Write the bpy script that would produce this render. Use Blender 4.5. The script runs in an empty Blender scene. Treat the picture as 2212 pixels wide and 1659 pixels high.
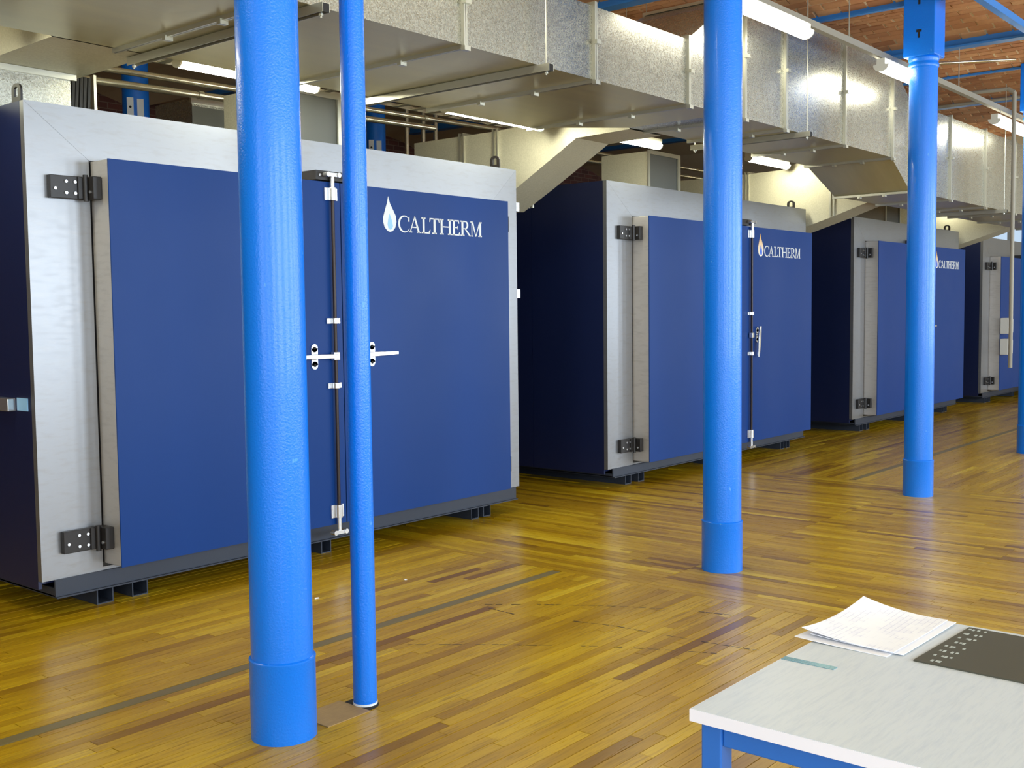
import bpy, math, random
from mathutils import Vector, Matrix
random.seed(7)
C = bpy.context.scene.collection
SC = bpy.context.scene

# ------------------------------------------------------------------ camera
YAW, PITCH, ROLL, FPX, CAMH = 0.8737, -0.0664, -0.0109, 2368.0, 1.6
fw = Vector((math.sin(YAW)*math.cos(PITCH), math.cos(YAW)*math.cos(PITCH), math.sin(PITCH)))
rt0 = Vector((math.cos(YAW), -math.sin(YAW), 0.0)); up0 = rt0.cross(fw)
rt = math.cos(ROLL)*rt0 + math.sin(ROLL)*up0
up = -math.sin(ROLL)*rt0 + math.cos(ROLL)*up0
cd = bpy.data.cameras.new('camera'); cam = bpy.data.objects.new('camera', cd); C.objects.link(cam)
cam.matrix_world = Matrix(((rt.x, up.x, -fw.x, 0), (rt.y, up.y, -fw.y, 0), (rt.z, up.z, -fw.z, CAMH), (0, 0, 0, 1)))
cd.sensor_width = 36.0; cd.lens = 36.0*FPX/2212.0; cd.clip_start = 0.05; cd.clip_end = 200
SC.camera = cam
def proj(p):
    d = Vector(p) - Vector((0, 0, CAMH)); z = d.dot(fw)
    if z < 0.05: return None
    return (1106 + FPX*d.dot(rt)/z, 829.5 - FPX*d.dot(up)/z, z)

# ------------------------------------------------------------------ world, daylight, exposure
SC.view_settings.view_transform = 'Standard'; SC.view_settings.look = 'None'
SC.view_settings.exposure = 0.0; SC.view_settings.gamma = 1.0; SC.view_settings.use_curve_mapping = False
SC.cycles.use_denoising = True
SC.cycles.sample_clamp_indirect = 6.0
SC.cycles.max_bounces = 8; SC.cycles.diffuse_bounces = 4; SC.cycles.glossy_bounces = 4
w = bpy.data.worlds.new('world'); SC.world = w; w.use_nodes = True
w.node_tree.nodes['Background'].inputs[0].default_value = (0.62, 0.80, 1.0, 1)
w.node_tree.nodes['Background'].inputs[1].default_value = 0.9
WINX = [-2.6 + 3.37*k for k in range(8)]           # windows of the wall behind the photographer
WINW, WINZ0, WINZ1, WALLY = 2.0, 0.9, 3.5, -4.2
for k, wx in enumerate(WINX):
    ld = bpy.data.lights.new('window_daylight', 'AREA'); ld.shape = 'RECTANGLE'
    ld.size = WINW - 0.1; ld.size_y = WINZ1 - WINZ0 - 0.1
    ld.energy = 235; ld.color = (0.75, 0.87, 1.0)
    lo = bpy.data.objects.new('window_daylight', ld); C.objects.link(lo)
    lo.location = (wx, WALLY + 0.02, (WINZ0+WINZ1)/2); lo.rotation_euler = (math.radians(90), 0, math.radians(0))
for wy in (-1.6, 1.4):                              # windows of the end wall to the left
    ld = bpy.data.lights.new('window_daylight', 'AREA'); ld.shape = 'RECTANGLE'; ld.size = 1.9; ld.size_y = 2.5
    ld.energy = 95; ld.color = (0.75, 0.87, 1.0)
    lo = bpy.data.objects.new('window_daylight', ld); C.objects.link(lo)
    lo.location = (-4.48, wy, 2.2); lo.rotation_euler = (math.radians(90), 0, math.radians(-90))
TUBE_E = 22.0

# ------------------------------------------------------------------ materials
def lin(r, g, b):
    f = lambda c: (c/255/12.92) if c/255 <= 0.04045 else ((c/255+0.055)/1.055)**2.4
    return (f(r), f(g), f(b), 1)
def mat(name, col=(0.5, 0.5, 0.5, 1), rough=0.5, metal=0.0, coat=0.0, spec=0.5):
    m = bpy.data.materials.new(name); m.use_nodes = True
    b = m.node_tree.nodes['Principled BSDF']
    b.inputs['Base Color'].default_value = col; b.inputs['Roughness'].default_value = rough
    b.inputs['Metallic'].default_value = metal; b.inputs['Coat Weight'].default_value = coat
    b.inputs['Specular IOR Level'].default_value = spec
    return m
class NT:
    def __init__(s, m): s.m = m; s.n = m.node_tree.nodes; s.l = m.node_tree.links; s.b = s.n['Principled BSDF']
    def add(s, t, **k):
        n = s.n.new(t)
        for a, v in k.items(): setattr(n, a, v)
        return n
    def pos(s, scale=(1, 1, 1), obj=False):
        mp = s.add('ShaderNodeMapping'); mp.inputs['Scale'].default_value = scale
        if obj: tc = s.add('ShaderNodeTexCoord'); s.l.new(tc.outputs['Object'], mp.inputs[0])
        else: g = s.add('ShaderNodeNewGeometry'); s.l.new(g.outputs['Position'], mp.inputs[0])
        return mp.outputs[0]
    def noise(s, vec, scale=5, detail=4, rough=0.55):
        n = s.add('ShaderNodeTexNoise'); n.inputs['Scale'].default_value = scale
        n.inputs['Detail'].default_value = detail; n.inputs['Roughness'].default_value = rough
        s.l.new(vec, n.inputs['Vector']); return n.outputs['Fac']
    def ramp(s, fac, stops):
        r = s.add('ShaderNodeValToRGB'); e = r.color_ramp.elements
        while len(e) < len(stops): e.new(0.5)
        for q, (p, c) in zip(e, stops): q.position = p; q.color = c
        s.l.new(fac, r.inputs[0]); return r.outputs[0]
    def mix(s, fac, a, b, blend='MIX'):
        x = s.add('ShaderNodeMix', data_type='RGBA', blend_type=blend)
        for sock, v in ((x.inputs[0], fac), (x.inputs[6], a), (x.inputs[7], b)):
            if hasattr(v, 'node'): s.l.new(v, sock)
            else: sock.default_value = v
        return x.outputs[2]
    def rng(s, fac, a, b):
        x = s.add('ShaderNodeMapRange'); s.l.new(fac, x.inputs[0])
        x.inputs[3].default_value = a; x.inputs[4].default_value = b; return x.outputs[0]
    def bump(s, h, strength=0.2, dist=0.002):
        x = s.add('ShaderNodeBump'); x.inputs['Strength'].default_value = strength; x.inputs['Distance'].default_value = dist
        s.l.new(h, x.inputs['Height']); s.l.new(x.outputs[0], s.b.inputs['Normal'])
    def set(s, k, v): s.l.new(v, s.b.inputs[k])

def wood(name, along, lines=False):
    m = mat(name, rough=0.32, coat=0.06, spec=0.3); t = NT(m); t.b.inputs['Coat Roughness'].default_value = 0.2
    sc = (1.2, 22, 22) if along == 'x' else (22, 1.2, 22)
    p = t.pos(sc)
    grain = t.noise(p, 3.0, 6, 0.65)
    big = t.noise(t.pos((0.5, 1.6, 1) if along == 'x' else (1.6, 0.5, 1)), 1.6, 3)
    if lines:
        br = t.add('ShaderNodeTexBrick'); br.inputs['Scale'].default_value = 1
        br.inputs['Brick Width'].default_value = 0.9; br.inputs['Row Height'].default_value = 0.06; br.inputs['Mortar Size'].default_value = 0.002
        br.inputs['Color1'].default_value = (0, 0, 0, 1); br.inputs['Color2'].default_value = (1, 1, 1, 1); br.inputs['Mortar'].default_value = (0, 0, 0, 1)
        t.l.new(t.pos((1, 1, 1)), br.inputs['Vector']); tint = br.outputs['Color']
    else:
        at = t.add('ShaderNodeAttribute'); at.attribute_name = 'tint'; tint = at.outputs['Fac']
    base = t.ramp(tint, [(0.0, lin(124, 88, 10)), (0.2, lin(152, 114, 10)), (0.55, lin(176, 138, 14)), (0.85, lin(194, 158, 24)), (1.0, lin(204, 172, 40))])
    col = t.mix(t.ramp(grain, [(0.30, (0.3, 0.3, 0.3, 1)), (0.50, (1, 1, 1, 1))]), lin(108, 74, 8), base)
    col = t.mix(t.ramp(big, [(0.35, (0.55, 0.55, 0.55, 1)), (0.6, (0, 0, 0, 1))]), col, t.mix(0.35, col, lin(110, 74, 20)))
    t.set('Base Color', col); t.set('Roughness', t.rng(grain, 0.36, 0.22)); t.bump(grain, 0.12, 0.0008)
    return m
M = {}
M['board_x'] = wood('varnished_board_lengthways', 'x'); M['board_y'] = wood('varnished_board_crossways', 'y')
M['floor_far'] = wood('varnished_floor', 'x', True)
M['strip'] = mat('grey_floor_strip', lin(112, 98, 58), 0.4)
M['ply'] = mat('plywood_patch', lin(158, 128, 74), 0.5); t = NT(M['ply']); t.set('Base Color', t.mix(t.noise(t.pos((3, 14, 1)), 6), lin(134, 104, 56), lin(172, 142, 88)))
M['hole'] = mat('dark_hole', (0.01, 0.009, 0.008, 1), 0.9)
def paint_blue(name, col, rough, bumps):
    m = mat(name, col, rough, coat=0.12, spec=0.42); t = NT(m); t.b.inputs['Coat Roughness'].default_value = 0.1
    n = t.noise(t.pos((1, 1, 1)), 120, 3); t.bump(n, bumps, 0.002)
    chips = t.ramp(t.noise(t.pos((1, 1, 0.6)), 26, 2), [(0.74, (0, 0, 0, 1)), (0.78, (1, 1, 1, 1))])
    t.set('Base Color', t.mix(chips, col, lin(60, 140, 215)))
    return m
M['column'] = paint_blue('glossy_bright_blue_paint', lin(4, 114, 222), 0.27, 0.8)
M['beam'] = paint_blue('blue_beam_paint', lin(48, 120, 190), 0.45, 0.1)
M['tableblue'] = mat('blue_powder_coat', lin(38, 104, 190), 0.4)
def galv(name, lo, hi, scale, metal=0.85, r0=0.28, r1=0.48):
    m = mat(name, (0.6, 0.6, 0.6, 1), 0.4, metal); t = NT(m)
    v = t.add('ShaderNodeTexVoronoi'); v.inputs['Scale'].default_value = scale; t.l.new(t.pos(), v.inputs['Vector'])
    sep = t.add('ShaderNodeSeparateColor'); t.l.new(v.outputs['Color'], sep.inputs[0])
    big = t.noise(t.pos(), 2.2, 3)
    c = t.ramp(sep.outputs[0], [(0, lo), (1, hi)])
    t.set('Base Color', t.mix(t.rng(big, 0.0, 0.5), c, lo)); t.set('Roughness', t.rng(sep.outputs[1], r0, r1))
    t.bump(sep.outputs[2], 0.05, 0.001)
    return m
M['galv'] = galv('galvanised_sheet', lin(150, 149, 138), lin(192, 190, 176), 170, 0.85, 0.22, 0.36)
M['galv_cream'] = galv('dull_galvanised_sheet', lin(184, 180, 156), lin(200, 196, 172), 130, 0.35, 0.45, 0.6)
m = mat('floor_tinted_duct_underside', lin(196, 190, 150), 0.32, 0.5); t = NT(m); M['galv_under'] = m  # yellow reflected from the floor is painted into this colour
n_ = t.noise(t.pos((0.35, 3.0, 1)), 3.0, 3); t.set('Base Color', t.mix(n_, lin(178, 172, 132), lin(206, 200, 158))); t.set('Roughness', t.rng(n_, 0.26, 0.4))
M['flange'] = mat('zinc_flange', lin(190, 188, 172), 0.35, 0.8)
M['rodmetal'] = mat('zinc_rod', lin(188, 186, 170), 0.3, 0.85)
M['pipe'] = mat('bright_conduit', lin(214, 210, 190), 0.22, 0.9)
def brushed(name, col, dirt, rough, metal):
    m = mat(name, col, rough, metal); t = NT(m)
    n = t.noise(t.pos((2.2, 2.2, 9), True), 4, 5); s = t.noise(t.pos((1.2, 1.2, 0.5), True), 2.3, 3)
    t.set('Base Color', t.mix(t.ramp(n, [(0.28, (0.55, 0.55, 0.55, 1)), (0.5, (0, 0, 0, 1))]), t.mix(t.rng(s, 0, 0.45), col, dirt), dirt))
    t.set('Roughness', t.rng(n, rough-0.06, rough+0.1)); return m
M['steel'] = brushed('brushed_stainless', lin(150, 152, 156), lin(138, 136, 133), 0.36, 0.75)
M['dooredge'] = brushed('door_edge_stainless', lin(204, 198, 190), lin(176, 168, 158), 0.42, 0.6)
def navy(name, col, rough, spec=0.35):
    m = mat(name, col, rough, spec=spec); t = NT(m); n = t.noise(t.pos((1, 1, 30), True), 8, 3)
    t.bump(n, 0.05, 0.001); t.set('Roughness', t.rng(t.noise(t.pos((1, 1, 1), True), 1.5, 2), rough-0.05, rough+0.08)); return m
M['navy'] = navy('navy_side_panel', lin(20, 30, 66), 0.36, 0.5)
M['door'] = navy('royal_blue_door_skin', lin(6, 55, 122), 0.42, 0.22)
M['black'] = mat('black_painted_steel', lin(38, 35, 34), 0.4, 0.2)
M['rodbrown'] = mat('dark_brown_rod', lin(48, 36, 32), 0.4, 0.3)
M['chrome'] = mat('zinc_plated_fitting', lin(214, 216, 220), 0.22, 0.85)
M['base'] = mat('charcoal_base_beam', lin(52, 58, 70), 0.5, 0.2)
M['white_print'] = mat('white_lettering', lin(226, 228, 226), 0.5)
M['ltblue_print'] = mat('pale_blue_print', lin(150, 200, 240), 0.5)
M['blue_print'] = mat('blue_flame_print', lin(60, 110, 220), 0.5)
m = mat('orange_flame_print', lin(230, 170, 70), 0.5); t = NT(m); t.set('Base Color', t.ramp(t.rng(t.add('ShaderNodeSeparateXYZ').outputs[2], 0, 1), [(0, lin(244, 240, 228)), (1, lin(232, 170, 60))]))
sx = [n for n in m.node_tree.nodes if n.bl_idname == 'ShaderNodeSeparateXYZ'][0]; tc = t.add('ShaderNodeTexCoord'); t.l.new(tc.outputs['Generated'], sx.inputs[0]); M['orange_print'] = m
def emis(name, col, e):
    m = mat(name, col); b = m.node_tree.nodes['Principled BSDF']
    b.inputs['Emission Color'].default_value = col; b.inputs['Emission Strength'].default_value = e; return m
M['tube'] = emis('lit_fluorescent_tube', (1.0, 0.98, 0.84, 1), TUBE_E)
M['tube_b'] = emis('lit_fluorescent_tube_behind', (1.0, 0.98, 0.78, 1), TUBE_E*2.8)
M['batten'] = mat('white_batten', lin(206, 204, 190), 0.4)
M['trunk'] = mat('grey_trunking', lin(134, 128, 112), 0.5)
M['tabletop'] = mat('grey_worktop', lin(176, 182, 184), 0.34); t = NT(M['tabletop'])
t.set('Base Color', t.mix(t.ramp(t.noise(t.pos((3, 26, 1)), 5, 5, 0.7), [(0.3, (1, 1, 1, 1)), (0.55, (0, 0, 0, 1))]), lin(200, 206, 208), lin(186, 194, 200)))
M['tableedge'] = mat('white_edge_band', lin(232, 230, 238), 0.4)
M['paper'] = mat('white_paper', lin(236, 236, 240), 0.7)
m = mat('printed_paper', lin(238, 238, 240), 0.7); t = NT(m); M['printed'] = m
br = t.add('ShaderNodeTexBrick'); br.inputs['Scale'].default_value = 1; br.inputs['Brick Width'].default_value = 0.034; br.inputs['Row Height'].default_value = 0.012
br.inputs['Mortar Size'].default_value = 0.0009; br.offset_frequency = 3
for k, c in (('Color1', lin(238, 238, 240)), ('Color2', lin(232, 232, 238)), ('Mortar', lin(212, 212, 224))): br.inputs[k].default_value = c
p = t.pos((1, 1, 1), True); t.l.new(p, br.inputs['Vector'])
t.set('Base Color', t.mix(t.ramp(t.noise(p, 14, 2), [(0.45, (0, 0, 0, 1)), (0.56, (1, 1, 1, 1))]), lin(238, 238, 240), br.outputs['Color']))
M['mat'] = mat('dark_olive_cutting_mat', lin(66, 64, 50), 0.55)
M['matmark'] = mat('pale_mat_marking', lin(170, 176, 168), 0.6)
M['tape'] = mat('teal_foil_tape', lin(110, 160, 176), 0.15, 0.6)
m = mat('ceiling_brick', lin(170, 120, 76), 0.85); t = NT(m); M['brick'] = m
at = t.add('ShaderNodeAttribute'); at.attribute_name = 'tint'
c = t.ramp(at.outputs['Fac'], [(0, lin(158, 104, 64)), (0.5, lin(186, 130, 84)), (1, lin(206, 156, 106))])
t.set('Base Color', t.mix(t.rng(t.noise(t.pos(), 30, 4), 0, 0.4), c, lin(146, 98, 64))); t.bump(t.noise(t.pos(), 60, 4), 0.4, 0.004)
M['mortar'] = mat('pale_mortar', lin(206, 186, 152), 0.9)
m = mat('dark_brick_wall', lin(84, 48, 36), 0.85); t = NT(m); M['wallbrick'] = m
br = t.add('ShaderNodeTexBrick'); br.inputs['Scale'].default_value = 1; br.inputs['Brick Width'].default_value = 0.23; br.inputs['Row Height'].default_value = 0.075; br.inputs['Mortar Size'].default_value = 0.006
for k, c in (('Color1', lin(92, 48, 38)), ('Color2', lin(74, 40, 32)), ('Mortar', lin(104, 82, 68))): br.inputs[k].default_value = c
g = t.add('ShaderNodeNewGeometry'); sp = t.add('ShaderNodeSeparateXYZ'); ad = t.add('ShaderNodeMath'); cb = t.add('ShaderNodeCombineXYZ')
t.l.new(g.outputs['Position'], sp.inputs[0]); t.l.new(sp.outputs[0], ad.inputs[0]); t.l.new(sp.outputs[1], ad.inputs[1]); t.l.new(ad.outputs[0], cb.inputs[0]); t.l.new(sp.outputs[2], cb.inputs[1])
t.l.new(cb.outputs[0], br.inputs['Vector']); t.set('Base Color', br.outputs['Color'])
M['wallpaint'] = mat('pale_wall_paint', lin(206, 198, 178), 0.8)
M['cable'] = mat('black_cable', lin(30, 28, 24), 0.5)
M['whitebox'] = mat('white_plastic', lin(214, 212, 204), 0.5)
m = mat('window_glass', (1, 1, 1, 1), 0.02); m.node_tree.nodes['Principled BSDF'].inputs['Transmission Weight'].default_value = 1.0
m.node_tree.nodes['Principled BSDF'].inputs['IOR'].default_value = 1.01; M['glass'] = m
M['winframe'] = mat('window_frame_paint', lin(170, 168, 160), 0.5)

# ------------------------------------------------------------------ mesh helpers
class MB:
    def __init__(s): s.v = []; s.f = []; s.tint = []
    def add(s, vs, fs, tint=0.5):
        o = len(s.v); s.v += [tuple(p) for p in vs]; s.f += [tuple(i+o for i in f) for f in fs]; s.tint += [tint]*len(fs); return s
    def box(s, x0, x1, y0, y1, z0, z1, tint=0.5):
        return s.add([(x0, y0, z0), (x1, y0, z0), (x1, y1, z0), (x0, y1, z0), (x0, y0, z1), (x1, y0, z1), (x1, y1, z1), (x0, y1, z1)],
                     [(0, 3, 2, 1), (4, 5, 6, 7), (0, 1, 5, 4), (1, 2, 6, 5), (2, 3, 7, 6), (3, 0, 4, 7)], tint)
    def prism(s, pts, a0, a1, axis='y'):
        n = len(pts)
        put = {'y': lambda p, a: (p[0], a, p[1]), 'x': lambda p, a: (a, p[0], p[1]), 'z': lambda p, a: (p[0], p[1], a)}[axis]
        vs = [put(p, a0) for p in pts] + [put(p, a1) for p in pts]
        area = sum(pts[i][0]*pts[(i+1) % n][1]-pts[(i+1) % n][0]*pts[i][1] for i in range(n))
        ccw = (area > 0) if axis != 'y' else (area < 0)
        if a1 < a0: ccw = not ccw
        fs = [tuple(reversed(range(n))), tuple(range(n, 2*n))] + [(i, (i+1) % n, n+(i+1) % n, n+i) for i in range(n)]
        if not ccw: fs = [tuple(reversed(f)) for f in fs]
        return s.add(vs, fs)
    def tube(s, p0, p1, r, n=12, r1=None, caps=True):
        p0, p1 = Vector(p0), Vector(p1); d = (p1-p0).normalized(); r1 = r if r1 is None else r1
        a = d.orthogonal().normalized(); b = d.cross(a)
        vs = []
        for p, rr in ((p0, r), (p1, r1)):
            for i in range(n):
                t = 2*math.pi*i/n; vs.append(p + rr*(math.cos(t)*a+math.sin(t)*b))
        fs = [(i, (i+1) % n, n+(i+1) % n, n+i) for i in range(n)]
        if caps: fs += [tuple(reversed(range(n))), tuple(range(n, 2*n))]
        return s.add(vs, fs)
    def path(s, pts, r, n=10):
        for a, b in zip(pts, pts[1:]): s.tube(a, b, r, n)
        return s
    def lathe(s, prof, n=40, c=(0, 0)):
        vs = []; fs = []
        for r, z in prof:
            for i in range(n):
                t = 2*math.pi*i/n; vs.append((c[0]+r*math.cos(t), c[1]+r*math.sin(t), z))
        m_ = len(prof)
        for k in range(m_-1):
            for i in range(n): j = (i+1) % n; fs.append((k*n+i, k*n+j, (k+1)*n+j, (k+1)*n+i))
        fs += [tuple(reversed(range(n))), tuple(range((m_-1)*n, m_*n))]
        return s.add(vs, fs)
    def mesh(s, name):
        me = bpy.data.meshes.new(name); me.from_pydata(s.v, [], s.f); me.update()
        return me
def link(name, me, parent=None, loc=(0, 0, 0)):
    o = bpy.data.objects.new(name, me); C.objects.link(o); o.location = loc
    if parent is not None: o.parent = parent
    return o
def obj(name, mb, m, parent=None, loc=(0, 0, 0), smooth=False, bevel=0, label=None, tint=False):
    me = mb.mesh(name); me.materials.append(m)
    if smooth:
        for p_ in me.polygons: p_.use_smooth = True
        me.set_sharp_from_angle(angle=math.radians(40))
    if tint:
        at_ = me.attributes.new('tint', 'FLOAT', 'FACE'); at_.data.foreach_set('value', mb.tint)
    o = link(name, me, parent, loc)
    if bevel:
        b_ = o.modifiers.new('bevel', 'BEVEL'); b_.width = bevel; b_.segments = 2; b_.limit_method = 'ANGLE'
    if label: o['label'] = label
    return o
def tag(o, label, cat, group=None):
    o['label'] = label; o['category'] = cat
    if group: o['group'] = group
    return o
def thing(name, label, cat, loc=(0, 0, 0), group=None):
    o = bpy.data.objects.new(name, None); C.objects.link(o); o.location = loc; o.empty_display_size = 0.1
    return tag(o, label, cat, group)
def struct(name, mb, m, parent=None, **k):
    o = obj(name, mb, m, parent, **k)
    if parent is None: o['kind'] = 'structure'
    return o

# ------------------------------------------------------------------ room shell
RX0, RX1, RY0, RY1, RZ = -4.5, 24.0, WALLY, 12.5, 4.16
mb = MB().box(RX0, RX1, RY0, RY1, -0.12, -0.012)
floor = struct('floor', mb, M['floor_far'])
CX1, DC, CY = 2.5627, 3.3702, 3.2963                # column row
HALF = DC/2
ceil_mb = MB()
def arc_z(x):                                       # jack arches spanning between the beams
    u = ((x - CX1) / HALF) % 1.0
    return RZ + 0.17*(1-(2*u-1)**2)
nx = 8
k0 = math.floor((RX0-CX1)/HALF); xs = [CX1+HALF*(k0 + i/nx) for i in range(int((RX1-RX0)/HALF+2)*nx+1)]
xs = [x_ for x_ in xs if RX0 <= x_ <= RX1]; xs = [RX0] + xs + [RX1]
for a, b in zip(xs, xs[1:]):
    za, zb_ = arc_z(a), arc_z(b)
    ceil_mb.add([(a, RY0, za), (b, RY0, zb_), (b, RY1, zb_), (a, RY1, za), (a, RY0, 4.6), (b, RY0, 4.6), (b, RY1, 4.6), (a, RY1, 4.6)],
                [(0, 3, 2, 1), (4, 5, 6, 7)])
ceiling = struct('ceiling', ceil_mb, M['mortar'])
struct('wall_back', MB().box(RX0-0.2, RX1+0.2, RY1, RY1+0.2, -0.12, 4.6), M['wallbrick'])
wl = MB(); ed = RY0
for wy in (-1.6, 1.4):
    wl.box(RX0-0.2, RX0, ed, wy-1.0, -0.12, 4.6); wl.box(RX0-0.2, RX0, wy-1.0, wy+1.0, -0.12, WINZ0); wl.box(RX0-0.2, RX0, wy-1.0, wy+1.0, WINZ1, 4.6); ed = wy+1.0
wl.box(RX0-0.2, RX0, ed, RY1, -0.12, 4.6)
struct('wall_left', wl, M['wallpaint'])
# wall behind the photographer, with windows
wf = MB(); edges = [RX0-0.2]
for wx in WINX:
    wf.box(edges[-1], wx-WINW/2, WALLY-0.3, WALLY, -0.12, 4.6); wf.box(wx-WINW/2, wx+WINW/2, WALLY-0.3, WALLY, -0.12, WINZ0)
    wf.box(wx-WINW/2, wx+WINW/2, WALLY-0.3, WALLY, WINZ1, 4.6); edges.append(wx+WINW/2)
wf.box(edges[-1], RX1+0.2, WALLY-0.3, WALLY, -0.12, 4.6)
struct('wall_front', wf, M['wallpaint'])
def window(name, axis, fixed, a0, a1, z0, z1, ncol, nrow):
    fr = MB(); t_ = 0.035
    def bar(p0, p1, q0, q1):
        if axis == 'y': fr.box(p0, p1, fixed-0.03, fixed+0.03, q0, q1)
        else: fr.box(fixed-0.03, fixed+0.03, p0, p1, q0, q1)
    for i in range(ncol+1): c_ = a0+(a1-a0)*i/ncol; bar(c_-t_, c_+t_, z0, z1)
    for i in range(nrow+1): c_ = z0+(z1-z0)*i/nrow; bar(a0, a1, c_-t_, c_+t_)
    o = struct(name, fr, M['winframe'])
    for i in range(ncol):
        for j in range(nrow):
            p0, p1 = a0+(a1-a0)*i/ncol+t_, a0+(a1-a0)*(i+1)/ncol-t_; q0, q1 = z0+(z1-z0)*j/nrow+t_, z0+(z1-z0)*(j+1)/nrow-t_
            g_ = MB().box(p0, p1, fixed-0.003, fixed+0.003, q0, q1) if axis == 'y' else MB().box(fixed-0.003, fixed+0.003, p0, p1, q0, q1)
            obj('pane', g_, M['glass'], o)
for k, wx in enumerate(WINX): window('window_%d' % (k+2), 'y', WALLY-0.12, wx-WINW/2, wx+WINW/2, WINZ0, WINZ1, 2, 3)
for k, wy in enumerate((-1.6, 1.4)): window('window_%d' % (k+10), 'x', RX0-0.12, wy-1.0, wy+1.0, WINZ0, WINZ1, 2, 3)
wr = MB(); wy0, wy1, wz0, wz1 = 6.32, 7.53, 1.3, 3.32
wr.box(RX1, RX1+0.2, RY0, wy0, -0.12, 4.6); wr.box(RX1, RX1+0.2, wy1, RY1, -0.12, 4.6)
wr.box(RX1, RX1+0.2, wy0, wy1, -0.12, wz0); wr.box(RX1, RX1+0.2, wy0, wy1, wz1, 4.6)
struct('wall_right', wr, M['wallpaint'])
window('window_1', 'x', RX1+0.08, wy0, wy1, wz0, wz1, 3, 2)

# ------------------------------------------------------------------ floor boards
X0, X1, YS, PIT, GAP = 5.29, 9.78, 3.46, 0.06, 0.003
STRIPY = 4.075
boards = []                                         # (x0,x1,y0,y1,dir)
def in_oven(x, y): return y > 6.3 and (2.9 < x < 6.6 or 8.1 < x < 11.8 or 13.5 < x < 17.2)
def run(u0, u1, v0, v1, d):
    v = v0
    while v < v1 - 0.01:
        vv = min(v+PIT, v1); u = u0 - random.random()*0.9
        while u < u1:
            L = random.choice((0.35, 0.5, 0.7, 0.9, 1.1, 1.4, 1.8))*random.uniform(0.85, 1.15); a, b = max(u, u0), min(u+L, u1)
            if u1 - b < 0.12: b = u1
            if b - a > 0.02: boards.append((a, b, v, vv, 'x') if d == 'x' else (v, vv, a, b, 'y'))
            u = b if b < u1 else u1 + 1
        v = vv
YB0, YB1 = -0.2, 7.6
run(0.3, X0, YB0, STRIPY-0.035, 'x'); run(0.3, X0, STRIPY+0.035, YB1, 'x')
run(YB0, YS, X0, X1, 'y'); run(YS, YB1, X0, X1, 'y')
run(X1, 19.0, 1.6, STRIPY-0.035, 'x'); run(X1, 19.0, STRIPY+0.035, 6.6, 'x')
def parea(x0, x1, y0, y1, z, hide=None):
    ps = [proj((x, y, z)) for x, y in ((x0, y0), (x1, y0), (x1, y1), (x0, y1))]
    if any(p_ is None for p_ in ps): return 0, None
    cx_ = sum(p_[0] for p_ in ps)/4; cy_ = sum(p_[1] for p_ in ps)/4
    a = abs(sum(ps[i][0]*ps[(i+1) % 4][1]-ps[(i+1) % 4][0]*ps[i][1] for i in range(4)))/2
    return a, (cx_, cy_)
def visible_floor(c):
    if c is None: return False
    x, y = c
    if not (0 < x < 2212 and 0 < y < 1659): return False
    if x > 1488 and y > 1535 - (x-1488)*0.567 and y > 1310: return False
    if 535 < x < 685 and y < 1610 or 760 < x < 822 and y < 1535: return False
    return True
scored = []
for i, (x0, x1, y0, y1, d) in enumerate(boards):
    if in_oven((x0+x1)/2, (y0+y1)/2): continue
    a, c_ = parea(x0, x1, y0, y1, 0)
    scored.append((a if visible_floor(c_) else 0, i))
scored.sort(reverse=True)
sx_, sy_ = MB(), MB()
for r, (a, i) in enumerate(scored):
    x0, x1, y0, y1, d = boards[i]
    dz = random.uniform(-0.0006, 0.0006); t_ = min(1, max(0.16, random.gauss(0.56, 0.18)))
    if random.random() < (0.09 if d == 'y' else 0.02): t_ = random.uniform(0, 0.14)
    if r < 300 and a > 0:
        cx_, cy_ = (x0+x1)/2, (y0+y1)/2
        b_ = MB().box(x0-cx_+GAP/2, x1-cx_-GAP/2, y0-cy_+GAP/2, y1-cy_-GAP/2, -0.012, dz, t_)
        obj('board', b_, M['board_'+d], floor, (cx_, cy_, 0), tint=True)
    else:
        (sx_ if d == 'x' else sy_).box(x0+GAP/2, x1-GAP/2, y0+GAP/2, y1-GAP/2, -0.012, dz, t_)
o = obj('board_field', sx_, M['board_x'], floor, tint=True); o['kind'] = 'stuff'
o = obj('board_field', sy_, M['board_y'], floor, tint=True); o['kind'] = 'stuff'
for a, b in ((0.3, 5.27), (X1+0.02, 19.0)):
    obj('floor_strip', MB().box(a, b, STRIPY-0.03, STRIPY+0.03, -0.012, 0.001), M['strip'], floor, label='dark grey strip let into the floor boards')
obj('floor_patch', MB().box(2.71, 2.93, 3.215, 3.40, 0.0, 0.004), M['ply'], floor, label='dull plywood patch between the thick column and thin pole')
obj('pole_socket', MB().lathe([(0.075, 0.0), (0.075, 0.0025)], 24, (2.955, 3.30)), M['hole'], floor, label='dark hole around the foot of the thin pole')

# ------------------------------------------------------------------ ceiling bricks
cand = []
BL, BW, MJ = 0.215, 0.066, 0.015
for kb in range(2, 9):                              # bays from x=5.9 on
    xa = CX1 + HALF*kb
    n_ = int(HALF/(BW+MJ)); pw = HALF/n_
    for j in range(n_):
        xj = xa + pw*j
        y = 1.6 + (0.113 if j % 2 else 0) + random.uniform(-0.02, 0.02)
        while y < 6.2:
            zc = arc_z(xj+pw/2)
            a, c_ = parea(xj, xj+pw, y, y+BL, zc)
            if c_ is not None and -150 < c_[0] < 2400 and -250 < c_[1] < 420:
                vis = c_[0] > 1180 and c_[0] < 2212 and 0 < c_[1] < 20+ (c_[0]-1180)*0.25
                if 1518 < c_[0] < 1604 or 1960 < c_[0] < 2028: vis = False
                cand.append((a if vis else 0, xj, pw, y))
            y += BL + MJ
cand.sort(reverse=True); bf = MB()
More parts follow.
